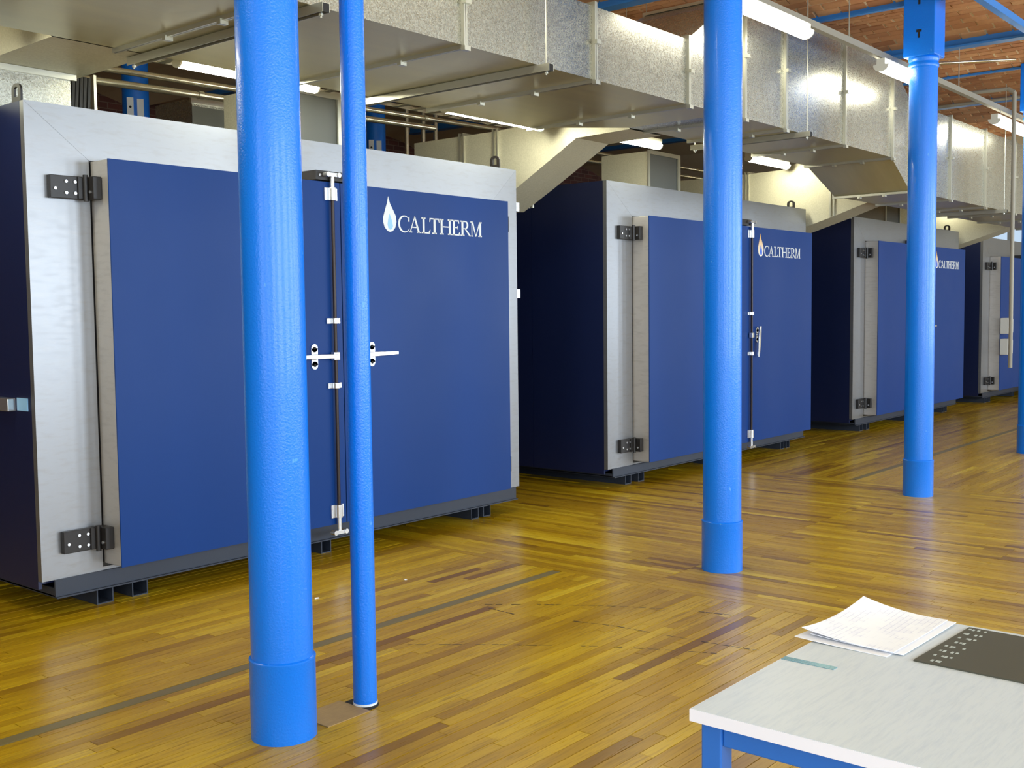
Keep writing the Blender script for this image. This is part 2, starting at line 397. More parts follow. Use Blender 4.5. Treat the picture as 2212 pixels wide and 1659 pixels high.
for r, (a, xj, pw, y) in enumerate(cand):
    g_ = MJ/2; t_ = min(1, max(0, random.gauss(0.5, 0.25))); dep = 0.012+random.uniform(-0.003, 0.003)
    xa, xb = xj+g_, xj+pw-g_; za, zb_ = arc_z(xa+1e-4), arc_z(xb-1e-4); L = BL+random.uniform(-0.012, 0.004)
    vs = [(xa, y, za-dep), (xb, y, zb_-dep), (xb, y+L, zb_-dep), (xa, y+L, za-dep), (xa, y, za+0.02), (xb, y, zb_+0.02), (xb, y+L, zb_+0.02), (xa, y+L, za+0.02)]
    fs = [(0, 3, 2, 1), (0, 1, 5, 4), (1, 2, 6, 5), (2, 3, 7, 6), (3, 0, 4, 7)]
    if r < 300 and a > 0: obj('brick', MB().add(vs, fs, t_), M['brick'], ceiling, tint=True)
    else: bf.add(vs, fs, t_)
o = obj('brick_field', bf, M['brick'], ceiling, tint=True); o['kind'] = 'stuff'

# ceiling beams (run towards the back wall)
def beam(x, zb_, h, bw, label):
    t_ = thing('ceiling_beam', label, 'beam', (x, 0, zb_))
    y0, y1 = -1.0, 11.0
    obj('flange', MB().box(-bw/2, bw/2, y0, y1, 0, 0.018), M['beam'], t_)
    obj('web', MB().box(-0.008, 0.008, y0, y1, 0.018, h), M['beam'], t_)
beam(CX1+DC*2, 4.105, 0.12, 0.05, 'thin blue ceiling beam meeting the left side of the keyholed column head')
beam(CX1+DC*2.5, 4.07, 0.16, 0.13, 'broad blue ceiling beam just right of the keyholed column head, upper one')
beam(CX1+DC*3, 4.13, 0.12, 0.05, 'thin dark blue ceiling beam below the broad one at upper right')
beam(CX1+DC*3.5, 4.10, 0.16, 0.13, 'broad blue ceiling beam lowest and farthest at upper right')
beam(CX1+DC*1.5, 4.08, 0.16, 0.13, 'blue ceiling beam above the nearest hanging light tube')
t_ = thing('tie_beam', 'slanting blue tie beam crossing the top right corner', 'beam', (0, 0, 0))
obj('bar', MB().box(8.6, 16.0, 2.78, 2.84, 4.0, 4.06), M['beam'], t_)

# ------------------------------------------------------------------ blue columns
COLUMNS = [
 (0, 'thickest-looking bright blue column in front of the nearest oven'),
 (1, 'bright blue column in front of the second oven'),
 (2, 'blue column with keyhole slots in its square head, before the third oven'),
 (3, 'blue column cut off by the right edge of the photo'),
]
def column(k, label):
    x = CX1 + DC*k
    t_ = thing('support_column', label, 'column', (x, CY, 0))
    obj('base_collar', MB().lathe([(0.1236, 0), (0.1236, 0.296), (0.1252, 0.300), (0.1250, 0.305), (0.118, 0.310), (0.112, 0.310)], 48), M['column'], t_, smooth=True)
    obj('shaft', MB().lathe([(0.1165, 0.30), (0.1155, 1.6), (0.113, 3.60)], 48), M['column'], t_, smooth=True)
    obj('collar_ring', MB().lathe([(0.112, 3.565), (0.120, 3.575), (0.121, 3.60), (0.115, 3.61), (0.115, 3.625), (0.122, 3.635), (0.122, 3.65), (0.115, 3.66)], 48), M['column'], t_, smooth=True)
    h = obj('square_head', MB().box(-0.122, 0.122, -0.13, 0.13, 3.655, 4.16), M['column'], t_, bevel=0.008)
    for z in (3.835, 4.105):
        kh = MB().box(-0.1225, -0.1215, -0.022, 0.022, z+0.012, z+0.034); kh.box(-0.1225, -0.1215, -0.009, 0.009, z-0.035, z+0.012)
        obj('keyhole_slot', kh, M['hole'], h, label='black keyhole slot')
for k, l in COLUMNS: column(k, l)
t_ = thing('pole', 'thin bright blue pole beside the thickest column', 'pole', (2.978, 3.297, 0))
obj('shaft', MB().lathe([(0.0485, 0.006), (0.0485, 4.16)], 32), M['column'], t_, smooth=True)
obj('foot_rim', MB().lathe([(0.0505, 0.0028), (0.0505, 0.012)], 32), M['white_print'], t_, label='chipped white rim at the foot')
# far row of columns behind the ovens
def farcol(x, y, label):
    t_ = thing('support_column', label, 'column', (x, y, 0))
    obj('shaft', MB().lathe([(0.124, 0), (0.124, 4.16)], 32), M['column'], t_, smooth=True)
    s_ = MB()
    d = Vector((-x, -y, 0)).normalized(); n_ = Vector((-d.y, d.x, 0))
    for off, z0, z1 in ((-0.042, 3.46, 3.665), (0.05, 3.44, 3.675)):
        c_ = d*0.116 - n_*off
        a, b = c_+n_*0.03, c_-n_*0.03
        a2, b2 = a+d*0.012, b+d*0.012
        pl = MB().add([(a.x, a.y, z0), (b.x, b.y, z0), (b2.x, b2.y, z0), (a2.x, a2.y, z0), (a.x, a.y, z1), (b.x, b.y, z1), (b2.x, b2.y, z1), (a2.x, a2.y, z1)],
                      [(0, 1, 2, 3), (7, 6, 5, 4), (0, 4, 5, 1), (1, 5, 6, 2), (2, 6, 7, 3), (3, 7, 4, 0)])
        pk = obj('placard', pl, M['white_print'], t_, label='white placard strip taped upright to the column')
        if off > 0:
            e_ = d*0.129 - n_*off
            obj('mark', MB().tube((e_.x, e_.y, 3.585), (e_.x+d.x*0.002, e_.y+d.y*0.002, 3.585), 0.012, 8), M['hole'], pk)
farcol(5.93, 9.67, 'far blue column with white placards, seen over the nearest oven left of the thickest column')
farcol(9.30, 9.91, 'far blue column with white placards, seen just right of the thin pole')

# ------------------------------------------------------------------ ovens
YF, DEPTH, DT = 5.579, 2.45, 0.178
def ring_pts(n, a0, a1, rx, rz, cx=0, cz=0): return [(cx+rx*math.cos(a0+(a1-a0)*i/n), cz+rz*math.sin(a0+(a1-a0)*i/n)) for i in range(n+1)]
def quad(mb, pts, y0, y1): mb.prism(pts, y0, y1, 'y')
def glyphs():
    G = {}
    def R(mb, x0, x1, z0, z1): quad(mb, [(x0, z0), (x1, z0), (x1, z1), (x0, z1)], 0, -0.002)
    def Q(mb, *p): quad(mb, list(p), 0, -0.002)
    S, T = 0.18, 0.085                               # thick stem, serif height
    # C: crescent built of quads
    c = MB(); n = 22; a0, a1 = math.radians(42), math.radians(318)
    for i in range(n):
        qa, qb = a0+(a1-a0)*i/n, a0+(a1-a0)*(i+1)/n
        o_ = [(0.53+0.53*math.cos(q), 0.5+0.53*math.sin(q)) for q in (qa, qb)]; n_ = [(0.59+0.44*math.cos(q), 0.5+0.455*math.sin(q)) for q in (qa, qb)]
        Q(c, o_[0], o_[1], n_[1], n_[0])
    Q(c, (0.86, 0.66), (0.98, 0.66), (0.98, 0.97), (0.90, 0.92)); Q(c, (0.90, 0.10), (0.93, 0.14), (1.0, 0.24), (0.96, 0.24))
    G['C'] = (c, 0.0)
    a = MB(); Q(a, (0.06, 0), (0.14, 0), (0.52, 0.92), (0.50, 1.03)); Q(a, (0.80, 0), (0.97, 0), (0.55, 1.03), (0.46, 0.93)); R(a, 0.26, 0.76, 0.30, 0.37)
    R(a, -0.02, 0.28, 0, T*0.8); R(a, 0.70, 1.06, 0, T*0.8); G['A'] = (a, 0.93)
    l = MB(); R(l, 0.10, 0.10+S, 0, 1); R(l, 0.0, 0.36, 1-T, 1); R(l, 0.0, 0.72, 0, T); Q(l, (0.62, T), (0.74, 0), (0.80, 0.26), (0.76, 0.26)); G['L'] = (l, 2.05)
    t_ = MB(); R(t_, 0.38, 0.38+S, 0, 1); R(t_, 0.25, 0.66, 0, T); R(t_, 0.02, 0.90, 1-T, 1); Q(t_, (0.0, 0.74), (0.04, 0.74), (0.12, 1-T), (0.02, 1)); Q(t_, (0.88, 0.74), (0.92, 0.74), (0.90, 1), (0.80, 1-T)); G['T'] = (t_, 2.76)
    h = MB()
    for x in (0.10, 0.86): R(h, x, x+S, 0, 1); R(h, x-0.09, x+S+0.09, 0, T); R(h, x-0.09, x+S+0.09, 1-T, 1)
    R(h, 0.2, 0.9, 0.47, 0.545); G['H'] = (h, 3.70)
    e = MB(); R(e, 0.10, 0.10+S, 0, 1); R(e, 0, 0.68, 1-T, 1); R(e, 0, 0.70, 0, T); R(e, 0.2, 0.55, 0.485, 0.55)
    Q(e, (0.58, 1-T), (0.68, 1), (0.70, 0.78), (0.66, 0.78)); Q(e, (0.60, T), (0.72, 0), (0.78, 0.25), (0.74, 0.25)); Q(e, (0.52, 0.40), (0.56, 0.40), (0.56, 0.63), (0.52, 0.63)); G['E'] = (e, 4.86)
    r = MB(); R(r, 0.10, 0.10+S, 0, 1); R(r, 0, 0.38, 0, T); R(r, 0, 0.46, 1-T, 1); R(r, 0.2, 0.46, 0.455, 0.52)
    n = 10
    for i in range(n):
        qa, qb = -math.pi/2+math.pi*i/n, -math.pi/2+math.pi*(i+1)/n
        o_ = [(0.45+0.31*math.cos(q), 0.728+0.272*math.sin(q)) for q in (qa, qb)]; n_ = [(0.43+0.18*math.cos(q), 0.728+0.208*math.sin(q)) for q in (qa, qb)]
        Q(r, n_[0], o_[0], o_[1], n_[1])
    Q(r, (0.38, 0.49), (0.52, 0.49), (0.98, 0.06), (0.86, 0)); R(r, 0.84, 1.14, 0, T*0.8); G['R'] = (r, 5.68)
    m_ = MB(); R(m_, 0.10, 0.17, 0, 1); R(m_, 0.88, 0.88+S, 0, 1); Q(m_, (0.50, 0), (0.56, 0.0), (0.26, 1), (0.10, 1)); Q(m_, (0.50, 0), (0.56, 0), (0.98, 1), (0.88, 1))
    R(m_, 0, 0.26, 0, T*0.8); R(m_, 0.78, 1.13, 0, T); R(m_, 0.0, 0.24, 1-T, 1); R(m_, 0.86, 1.12, 1-T, 1); G['M'] = (m_, 6.66)
    return G
GL = glyphs()
GM = {}
for ch, (g_, off) in GL.items():
    s_ = MB(); s_.v = [(x*0.11, y, z*0.11) for x, y, z in g_.v]; s_.f = g_.f; me = s_.mesh('letter'); me.materials.append(M['white_print']); GM[ch] = me
def flame(pts_scale=1.0, inner=False):
    if not inner:
        L = [(0.052, 0.237), (0.040, 0.190), (0.020, 0.140), (0.004, 0.095), (0.003, 0.065), (0.015, 0.030), (0.040, 0.006), (0.065, 0.0)]
        Rr = [(0.090, 0.006), (0.114, 0.030), (0.126, 0.070), (0.120, 0.110), (0.095, 0.150), (0.068, 0.190)]
    else:
        L = [(0.062, 0.122), (0.050, 0.085), (0.043, 0.050), (0.050, 0.024), (0.066, 0.014)]
        Rr = [(0.084, 0.020), (0.092, 0.040), (0.084, 0.075), (0.072, 0.100)]
    return L + Rr
def make_oven(label, xa, W, zb, zt, dz0, dz1, dl0, gap, dr1, lever, flame_m, inner_m, lugs, blank=False, ro=0.085):
    t_ = thing('industrial_oven', label, 'oven', (xa, YF, 0), 'row of walk-in ovens')
    FT = 0.04
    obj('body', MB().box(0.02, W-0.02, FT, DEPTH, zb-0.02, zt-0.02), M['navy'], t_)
    ys = [FT, 0.85, DEPTH]
    for s in (0, 1):
        for a, b in zip(ys, ys[1:]):
            x0_, x1_ = (0.0, 0.02) if s == 0 else (W-0.02, W)
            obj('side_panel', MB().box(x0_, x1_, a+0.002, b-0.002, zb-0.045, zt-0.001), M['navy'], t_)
    obj('top_panel', MB().box(0.02, W-0.02, FT, DEPTH, zt-0.02, zt-0.001), M['galv'], t_)
    sw = dl0-0.012; rz = dz1+0.006; swr = W-dr1-0.012; br_ = dz0-0.02
    e = 0.0012
    obj('frame_stile', MB().prism([(0, zb), (sw, zb), (sw, rz-e), (0, zt-e)], 0, FT), M['steel'], t_)
    obj('frame_stile', MB().prism([(W-swr, zb), (W, zb), (W, zt-e), (W-swr, rz-e)], 0, FT), M['steel'], t_)
    obj('frame_rail', MB().prism([(0, zt), (sw, rz), (W-swr, rz), (W, zt)], 0, FT), M['steel'], t_)
    obj('frame_rail', MB().box(sw+e, W-swr-e, 0.004, FT, zb, br_), M['steel'], t_)
    obj('oven_mouth', MB().box(sw+e, W-swr-e, 0.012, FT-0.002, br_, rz), M['black'], t_, label='dark recess behind the doors')
    # doors
    zm = dz0 + (dz1-dz0)*0.5
    for s, (a, b) in enumerate(((dl0, gap-0.006), (gap+0.006, dr1))):
        d = obj('door', MB().box(a, b, -DT+0.006, 0.006, dz0, dz1), M['dooredge'], t_, bevel=0.004)
        for z0_, z1_ in ((dz0-0.002, zm), (zm, dz1+0.002)):
            obj('skin_panel', MB().box(a-0.002, b+0.002, -DT, -DT+0.008, z0_, z1_), M['door'], d)
        if s == 1 and not blank:
            lx = b - 0.305 - 7.78*0.11
            for ch in 'CALTHERM':
                link('letter', GM[ch], d, (lx+GL[ch][1]*0.11, -DT-0.0005, 2.147))
            fl = flame()
            obj('flame_emblem', MB().prism([(lx-0.142+x, 2.142+z) for x, z in fl], -DT-0.0005, -DT-0.0025), flame_m, d, label='flame emblem before the lettering')
            obj('flame_core', MB().prism([(lx-0.142+x, 2.142+z) for x, z in flame(inner=True)], -DT-0.0026, -DT-0.0036), inner_m, d, label='blue core of the flame emblem')
        # hinges
        hx = a if s == 0 else b; sg = 1 if s == 0 else -1
        for hz in (dz1-0.15, dz0+0.155):
            hb = MB()
            def bx(mb_, x0_, x1_, *r): mb_.box(min(hx+sg*x0_, hx+sg*x1_), max(hx+sg*x0_, hx+sg*x1_), *r)
            if s == 0:
                bx(hb, -0.25, -0.055, -0.035, 0.0, hz-0.06, hz+0.06)
                hb.prism([(hx-0.10, hz-0.06), (hx-0.10, hz+0.06), (hx-0.055, hz+0.055), (hx-0.055, hz-0.055)], -0.045, -0.034)
                bx(hb, -0.052, -0.003, -0.11, 0.0, hz-0.06, hz+0.06)
            else:
                bx(hb, -0.20, -0.055, -0.02, 0.0, hz-0.06, hz+0.06); bx(hb, -0.05, -0.003, -0.06, 0.0, hz-0.06, hz+0.06)
            h = obj('hinge', hb, M['black'], t_, bevel=0.003)
            if s == 0:
                obj('hinge_pin', MB().tube((hx-0.062, -0.05, hz-0.07), (hx-0.062, -0.05, hz+0.07), 0.014, 12), M['black'], h, smooth=True)
                for bx_, bz_ in ((-0.225, -0.01), (-0.165, 0.03), (-0.165, -0.03), (-0.115, 0.03), (-0.115, -0.03)):
                    yy = -0.035 if bx_ < -0.1 else -0.045
                    obj('bolt', MB().tube((hx+bx_, yy, hz+bz_), (hx+bx_, yy-0.007, hz+bz_), 0.0085, 8), M['chrome'], h)
                for by_, bz_ in ((-0.045, 0.022), (-0.085, -0.022)):
                    obj('bolt', MB().tube((hx-0.051, by_, hz+bz_), (hx-0.060, by_, hz+bz_), 0.0085, 8), M['chrome'], h)
        # latch rod, guides, handle
        rx = gap - ro if s == 0 else gap + ro
        yr = -DT-0.024
        rod = obj('latch_rod', MB().tube((rx, yr, dz0+0.10), (rx, yr, dz1-0.05), 0.0115, 10), M['rodbrown'], t_, smooth=True)
        obj('rod_end', MB().tube((rx, yr, dz1-0.07), (rx, yr, dz1+0.055), 0.015, 10), M['chrome'], rod, smooth=True)
        obj('rod_end', MB().tube((rx, yr, dz0-0.055), (rx, yr, dz0+0.11), 0.015, 10), M['chrome'], rod, smooth=True)
        for gz, gh, gw in ((dz1-0.075, 0.04, 0.052), (1.55, 0.018, 0.055), (1.135, 0.018, 0.055), (dz0+0.085, 0.042, 0.052)):
            gm = MB().box(rx-gw, rx-gw*0.35, -DT-0.012, -DT, gz-gh, gz+gh); gm.box(rx+gw*0.35, rx+gw, -DT-0.012, -DT, gz-gh, gz+gh)
            gm.tube((rx, yr, gz-gh), (rx, yr, gz+gh), 0.024, 10)
            obj('rod_guide', gm, M['chrome'], rod, bevel=0.002)
        for kz in (dz1+0.045, dz0-0.05):
            km = MB().box(rx-0.05, rx+0.05, -DT-0.040, -DT-0.026+0.012, kz-0.012, kz+0.012)
            km.tube((rx-0.045, -DT-0.045, kz), (rx-0.045, -DT-0.004, kz), 0.016, 10); km.tube((rx+0.045, -DT-0.045, kz), (rx+0.045, -DT-0.004, kz), 0.016, 10)
            obj('keeper', km, M['chrome'], rod)
        hz = 1.325; sgn = -1 if s == 0 else 1
        px = rx + sgn*0.16
        hm = MB().box(px-0.026, px+0.026, -DT-0.008, -DT, hz-0.055, hz+0.055); hm.tube((px, -DT-0.008, hz+0.055), (px, -DT, hz+0.055), 0.026, 14); hm.tube((px, -DT-0.008, hz-0.055), (px, -DT, hz-0.055), 0.026, 14)
        hm.tube((px, -DT-0.032, hz), (px, -DT, hz), 0.017, 12)
        hd = obj('handle', hm, M['chrome'], t_)
        for zz in (-0.055, 0.055): obj('bolt', MB().tube((px, -DT-0.012, hz+zz), (px, -DT-0.007, hz+zz), 0.009, 8), M['hole'], hd)
        lv = MB()
        if lever == 'across' or s == 0:
            x0_, x1_ = px+sgn*0.21, rx
            lv.prism([(x0_, hz-0.008), (px, hz-0.014), (rx, hz-0.014), (rx, hz+0.012), (px, hz+0.016), (x0_, hz+0.012)], -DT-0.034, -DT-0.046)
        else:
            lv.prism([(px-0.02, hz+0.09), (px+0.012, hz+0.09), (px+0.004, hz-0.05), (px-0.03, hz-0.23), (px-0.055, hz-0.23), (px-0.045, hz-0.02)], -DT-0.034, -DT-0.050)
        obj('lever', lv, M['chrome'], hd, bevel=0.002)
        obj('clevis', MB().box(rx-0.028, rx+0.02, -DT-0.044, -DT-0.008, hz-0.026, hz+0.026), M['chrome'], hd, bevel=0.003)
    cb_ = MB().box(gap-0.20, gap+0.20, -DT-0.004, 0.0, dz1+0.012, dz1+0.07)
    c_ = obj('catch_bracket', cb_, M['black'], t_, label='black bracket over the meeting of the doors')
    for bx_ in (-0.17, -0.13, 0.13, 0.17): obj('bolt', MB().tube((gap+bx_, -DT-0.004, dz1+0.04), (gap+bx_, -DT-0.011, dz1+0.04), 0.009, 8), M['chrome'], c_)
    # lifting eyes
    for lx, ly, ax in lugs:
        rm = MB(); n = 14
        outer = [(-0.031, 0), *[(0.031*math.cos(q)*-1, 0.06+0.031*math.sin(q)) for q in [math.pi*i/n for i in range(n+1)]], (0.031, 0)]
        inner = [(-0.013, 0.028), *[(0.013*math.cos(q)*-1, 0.062+0.013*math.sin(q)) for q in [math.pi*i/n for i in range(n+1)]], (0.013, 0.028)]
        m_ = len(outer)
        for i in range(m_-1):
            rm.prism([outer[i], outer[i+1], inner[i+1], inner[i]], -0.006, 0.006, 'y')
        rm.prism([outer[0], inner[0], inner[-1], outer[-1]], -0.006, 0.006, 'y')
        rm.v = [(x*1.55, y, z*1.1) for x, y, z in rm.v]
        if ax == 'x': rm.v = [(y, x, z) for x, y, z in rm.v]; rm.f = [tuple(reversed(f)) for f in rm.f]
        rm.v = [(x+lx, y+ly, z+zt-0.002) for x, y, z in rm.v]
        obj('lifting_eye', rm, M['black'], t_)
    # base beam and skid tubes
    bm_ = MB().box(0.065, W-0.055, -0.012, 0.0, 0.105, zb); bm_.box(0.065, W-0.055, -0.03, 0.0, 0.098, 0.106)
    bm_.box(0.065, 0.077, 0.0, DEPTH-0.1, 0.105, zb-0.045); bm_.box(W-0.067, W-0.055, 0, DEPTH-0.1, 0.105, zb-0.045); bm_.box(0.065, W-0.055, 0.0, DEPTH-0.1, 0.100, 0.112)
    obj('base_beam', bm_, M['base'], t_)
    for fx in (0.325, 0.54, 1.93, W-0.54, W-0.40):
        wd = 0.10 if fx < 1 else 0.085
        th = 0.007; f_ = MB()
        f_.box(fx, fx+wd, 0.035, DEPTH-0.2, 0.0, th); f_.box(fx, fx+wd, 0.035, DEPTH-0.2, 0.10-th, 0.10); f_.box(fx, fx+th, 0.035, DEPTH-0.2, th, 0.10-th); f_.box(fx+wd-th, fx+wd, 0.035, DEPTH-0.2, th, 0.10-th)
        obj('skid_tube', f_, M['base'], t_)
    return t_
OV = []
ov1 = make_oven('nearest blue walk-in oven, two doors, white flame emblem', 2.778, 3.961, 0.196, 2.711, 0.235, 2.429, 0.361, 1.972, 3.645, 'across', M['white_print'], M['ltblue_print'],
          [(0.02, 0.10, 'x'), (3.78, 0.06, 'x')])
ov2 = make_oven('second blue walk-in oven, orange and blue flame emblem, lever hanging down', 7.9816, 4.005, 0.179, 2.737, 0.215, 2.44, 0.41, 2.14, 3.785, 'down', M['orange_print'], M['blue_print'],
          [(0.06, 0.82, 'x'), (3.87, 0.12, 'x')], ro=0.17)
ov3 = make_oven('third blue walk-in oven, lettering half hidden by the keyholed column', 13.3748, 3.973, 0.179, 2.737, 0.215, 2.44, 0.36, 1.95, 3.73, 'across', M['orange_print'], M['blue_print'],
          [(0.03, 0.13, 'x'), (3.8, 0.12, 'x')])
ov4 = make_oven('farthest blue walk-in oven at the right edge', 18.5448, 3.97, 0.179, 2.715, 0.215, 2.40, 0.385, 1.95, 3.73, 'across', M['orange_print'], M['blue_print'],
          [(0.03, 0.14, 'x')], True)
lt = obj('side_latch', MB().box(-0.045, 0.0, 0.21, 0.40, 1.095, 1.165), M['chrome'], ov1, bevel=0.004, label='small steel latch box on the left side')
obj('side_plate', MB().box(-0.004, 0.0, 0.075, 0.19, 1.10, 1.168), M['ltblue_print'], ov1, label='pale plate beside the latch')
for z in (2.434, 1.74):
    l_ = MB().box(3.961, 4.05, 0.085, 0.105, z-0.012, z+0.012); l_.box(4.03, 4.09, 0.075, 0.115, z-0.035, z+0.035)
    obj('side_latch', l_, M['chrome'], ov1, label='small latch bracket standing off the right side')

# ------------------------------------------------------------------ main duct
YD = 3.85
def duct_part(name, secs, parent, m=M['galv']):
    """secs: list of (x, y0, y1, z0, z1); open box skin between consecutive sections"""
    mb_ = MB()
    for (x, y0, y1, z0, z1), (X, Y0, Y1_, Z0, Z1) in zip(secs, secs[1:]):
        mb_.add([(x, y0, z0), (x, y1, z0), (x, y1, z1), (x, y0, z1), (X, Y0, Z0), (X, Y1_, Z0), (X, Y1_, Z1), (X, Y0, Z1)],
                [(0, 1, 5, 4), (1, 2, 6, 5), (2, 3, 7, 6), (3, 0, 4, 7)])
    mb_.f = [tuple(reversed(f)) for f in mb_.f]
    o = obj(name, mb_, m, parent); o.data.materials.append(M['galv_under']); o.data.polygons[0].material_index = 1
    return o
def flange_ring(mb_, x, y0, y1, z0, z1, p=0.022, wd=0.011):
    for a in (x-wd*1.15, x+wd*0.15):
        mb_.box(a, a+wd, y0-p, y0, z0-p, z1+p); mb_.box(a, a+wd, y1, y1+p, z0-p, z1+p); mb_.box(a, a+wd, y0, y1, z0-p, z0); mb_.box(a, a+wd, y0, y1, z1, z1+p)
md = thing('air_duct', 'long galvanised main duct hung above the ovens along the whole row', 'duct', (0, 0, 0))
A = (YD, 5.2, 2.963, 3.39); B = (YD, 4.68, 2.973, 3.84); Cc = (YD, 4.6, 2.703, 3.535)
secs = [(x, *A) for x in (-1.46, -0.31, 0.81, 1.955, 3.09, 4.235, 5.38, 6.45)]
allsecs = [[a, b] for a, b in zip(secs, secs[1:])]
allsecs += [[(6.45, *A), (6.99, YD, 4.68, 2.968, 3.73), (7.23, *B)], [(7.23, *B), (7.88, *B)], [(7.88, *B), (8.99, *B)], [(8.99, *B), (10.06, *B)],
            [(10.06, *B), (10.54, *Cc)], [(10.54, *Cc), (11.65, *Cc)], [(11.65, *Cc), (12.8, *Cc)], [(12.8, *Cc), (13.94, *Cc)], [(13.94, *Cc), (15.1, *Cc)], [(15.1, *Cc), (16.85, *Cc)]]
for s_ in allsecs: duct_part('duct_section', s_, md)
x_, y0_, y1_, z0_, z1_ = allsecs[-1][-1]
obj('end_plate', MB().box(x_, x_+0.005, y0_, y1_, z0_, z1_), M['galv'], md)
for s_ in allsecs:
    x, y0, y1, z0, z1 = s_[-1]
    f_ = MB(); flange_ring(f_, x, y0, y1, z0, z1); fo = obj('flange', f_, M['flange'], md)
    for yy, zz in ((y0-0.03, (z0+z1)/2), (y0+(y1-y0)*0.33, z0-0.026), (y0+(y1-y0)*0.66, z0-0.026), (y0-0.02, z0-0.02)):
        obj('flange_clip', MB().box(x-0.022, x+0.022, yy-0.014, yy+0.014, zz-0.012, zz+0.012), M['flange'], fo)

def trapeze(x, y0, y1, z, label, top=4.1):
    t_ = thing('trapeze_hanger', label, 'hanger', (x, 0, 0), 'trapeze hangers under the main duct')
    c_ = MB(); c_.box(-0.021, 0.021, y0, y1, z-0.003, z); c_.box(-0.021, -0.018, y0, y1, z-0.041, z-0.003); c_.box(0.018, 0.021, y0, y1, z-0.041, z-0.003)
    obj('channel', c_, M['flange'], t_)
    obj('channel_cap', MB().box(-0.018, 0.018, y0, y0+0.003, z-0.041, z-0.003), M['hole'], t_, label='black open end of the channel')
    for y in (y0+0.035, y1-0.035):
        obj('rod', MB().tube((0, y, z-0.06), (0, y, top), 0.005, 8), M['rodmetal'], t_)
        obj('nut', MB().tube((0, y, z-0.052), (0, y, z-0.041), 0.011, 6), M['rodmetal'], t_)
trapeze(4.85, 3.755, 5.33, 2.957, 'duct hanger channel with square end jutting out right of the thin pole')
trapeze(3.245, 3.755, 5.33, 2.957, 'duct hanger channel left of the thickest column')
trapeze(8.11, 3.735, 4.80, 2.968, 'duct hanger channel just right of the second blue column')
trapeze(13.27, 3.735, 4.70, 2.697, 'farthest duct hanger channel, near the right edge')

# branch ducts going back from the main duct
def branch(label, X, w_, prof_top, prof_bot, flanges, loc_m=M['galv_cream']):
    """profiles: lists of (y,z), same length"""
    t_ = thing('branch_duct', label, 'duct', (X, 0, 0), 'branch ducts off the main duct')
    n = len(prof_top); mb_ = MB()
    for i in range(n-1):
        (ya, ta), (yb, tb) = prof_top[i], prof_top[i+1]; (ya2, ba), (yb2, bb) = prof_bot[i], prof_bot[i+1]
        mb_.add([(0, ya, ta), (0, yb, tb), (0, yb2, bb), (0, ya2, ba), (w_, ya, ta), (w_, yb, tb), (w_, yb2, bb), (w_, ya2, ba)],
                [(0, 1, 2, 3), (7, 6, 5, 4), (4, 5, 1, 0), (3, 2, 6, 7)])
    mb_.f = [tuple(reversed(f)) for f in mb_.f]
    (ye, te), (_, be) = prof_top[-1], prof_bot[-1]
    mb_.add([(0, ye, be), (w_, ye, be), (w_, ye, te), (0, ye, te)], [(0, 3, 2, 1)])
    obj('duct_body', mb_, loc_m, t_)
    for y, z0, z1 in flanges:
        f_ = MB()
        for a in (-0.03, 0.012):
            f_.box(-0.02, 0.0, y+a, y+a+0.018, z0, z1+0.02); f_.box(w_, w_+0.02, y+a, y+a+0.018, z0, z1+0.02); f_.box(0, w_, y+a, y+a+0.018, z1, z1+0.02)
        obj('flange', f_, M['flange'], t_)
    return t_
branch('branch duct dropping into the gap between first and second ovens', 7.03, 0.44,
       [(4.70, 3.52), (5.2, 3.47), (5.78, 3.108), (6.03, 3.098), (6.99, 3.098)], [(4.70, 2.965), (5.2, 2.952), (5.78, 2.63), (6.1, 2.46), (6.99, 2.46)],
       [(6.03, 2.49, 3.098), (6.41, 2.46, 3.10)])
branch('branch duct dropping into the gap between second and third ovens', 12.04, 0.45,
       [(4.61, 3.53), (5.2, 3.45), (5.9, 3.22), (6.34, 3.21), (7.3, 3.21)], [(4.61, 2.80), (4.87, 2.77), (5.3, 2.63), (5.9, 2.45), (7.3, 2.45)],
       [(5.28, 2.64, 3.42), (6.36, 2.45, 3.215)])
branch('farthest branch duct, behind the third oven top', 17.4, 0.45,
       [(4.61, 3.3), (5.2, 3.25), (5.9, 3.15), (6.34, 3.15), (7.3, 3.15)], [(4.61, 2.80), (4.87, 2.77), (5.3, 2.63), (5.9, 2.45), (7.3, 2.45)], [(6.3, 2.45, 3.15)])
b0 = branch('yellowish branch duct with a tall drop box behind the nearest oven, far left', 2.75, 0.55,
       [(5.21, 3.37), (5.4, 3.37), (5.95, 3.3), (6.45, 3.3)], [(5.21, 2.962), (5.33, 2.961), (5.93, 2.953), (6.45, 2.95)], [])
obj('drop_box', MB().box(-0.62, 0.475, 5.92, 6.45, 2.714, 2.945), M['galv'], b0)
obj('flange', MB().box(-0.62, 0.50, 5.895, 5.92, 2.92, 2.952), M['flange'], b0)

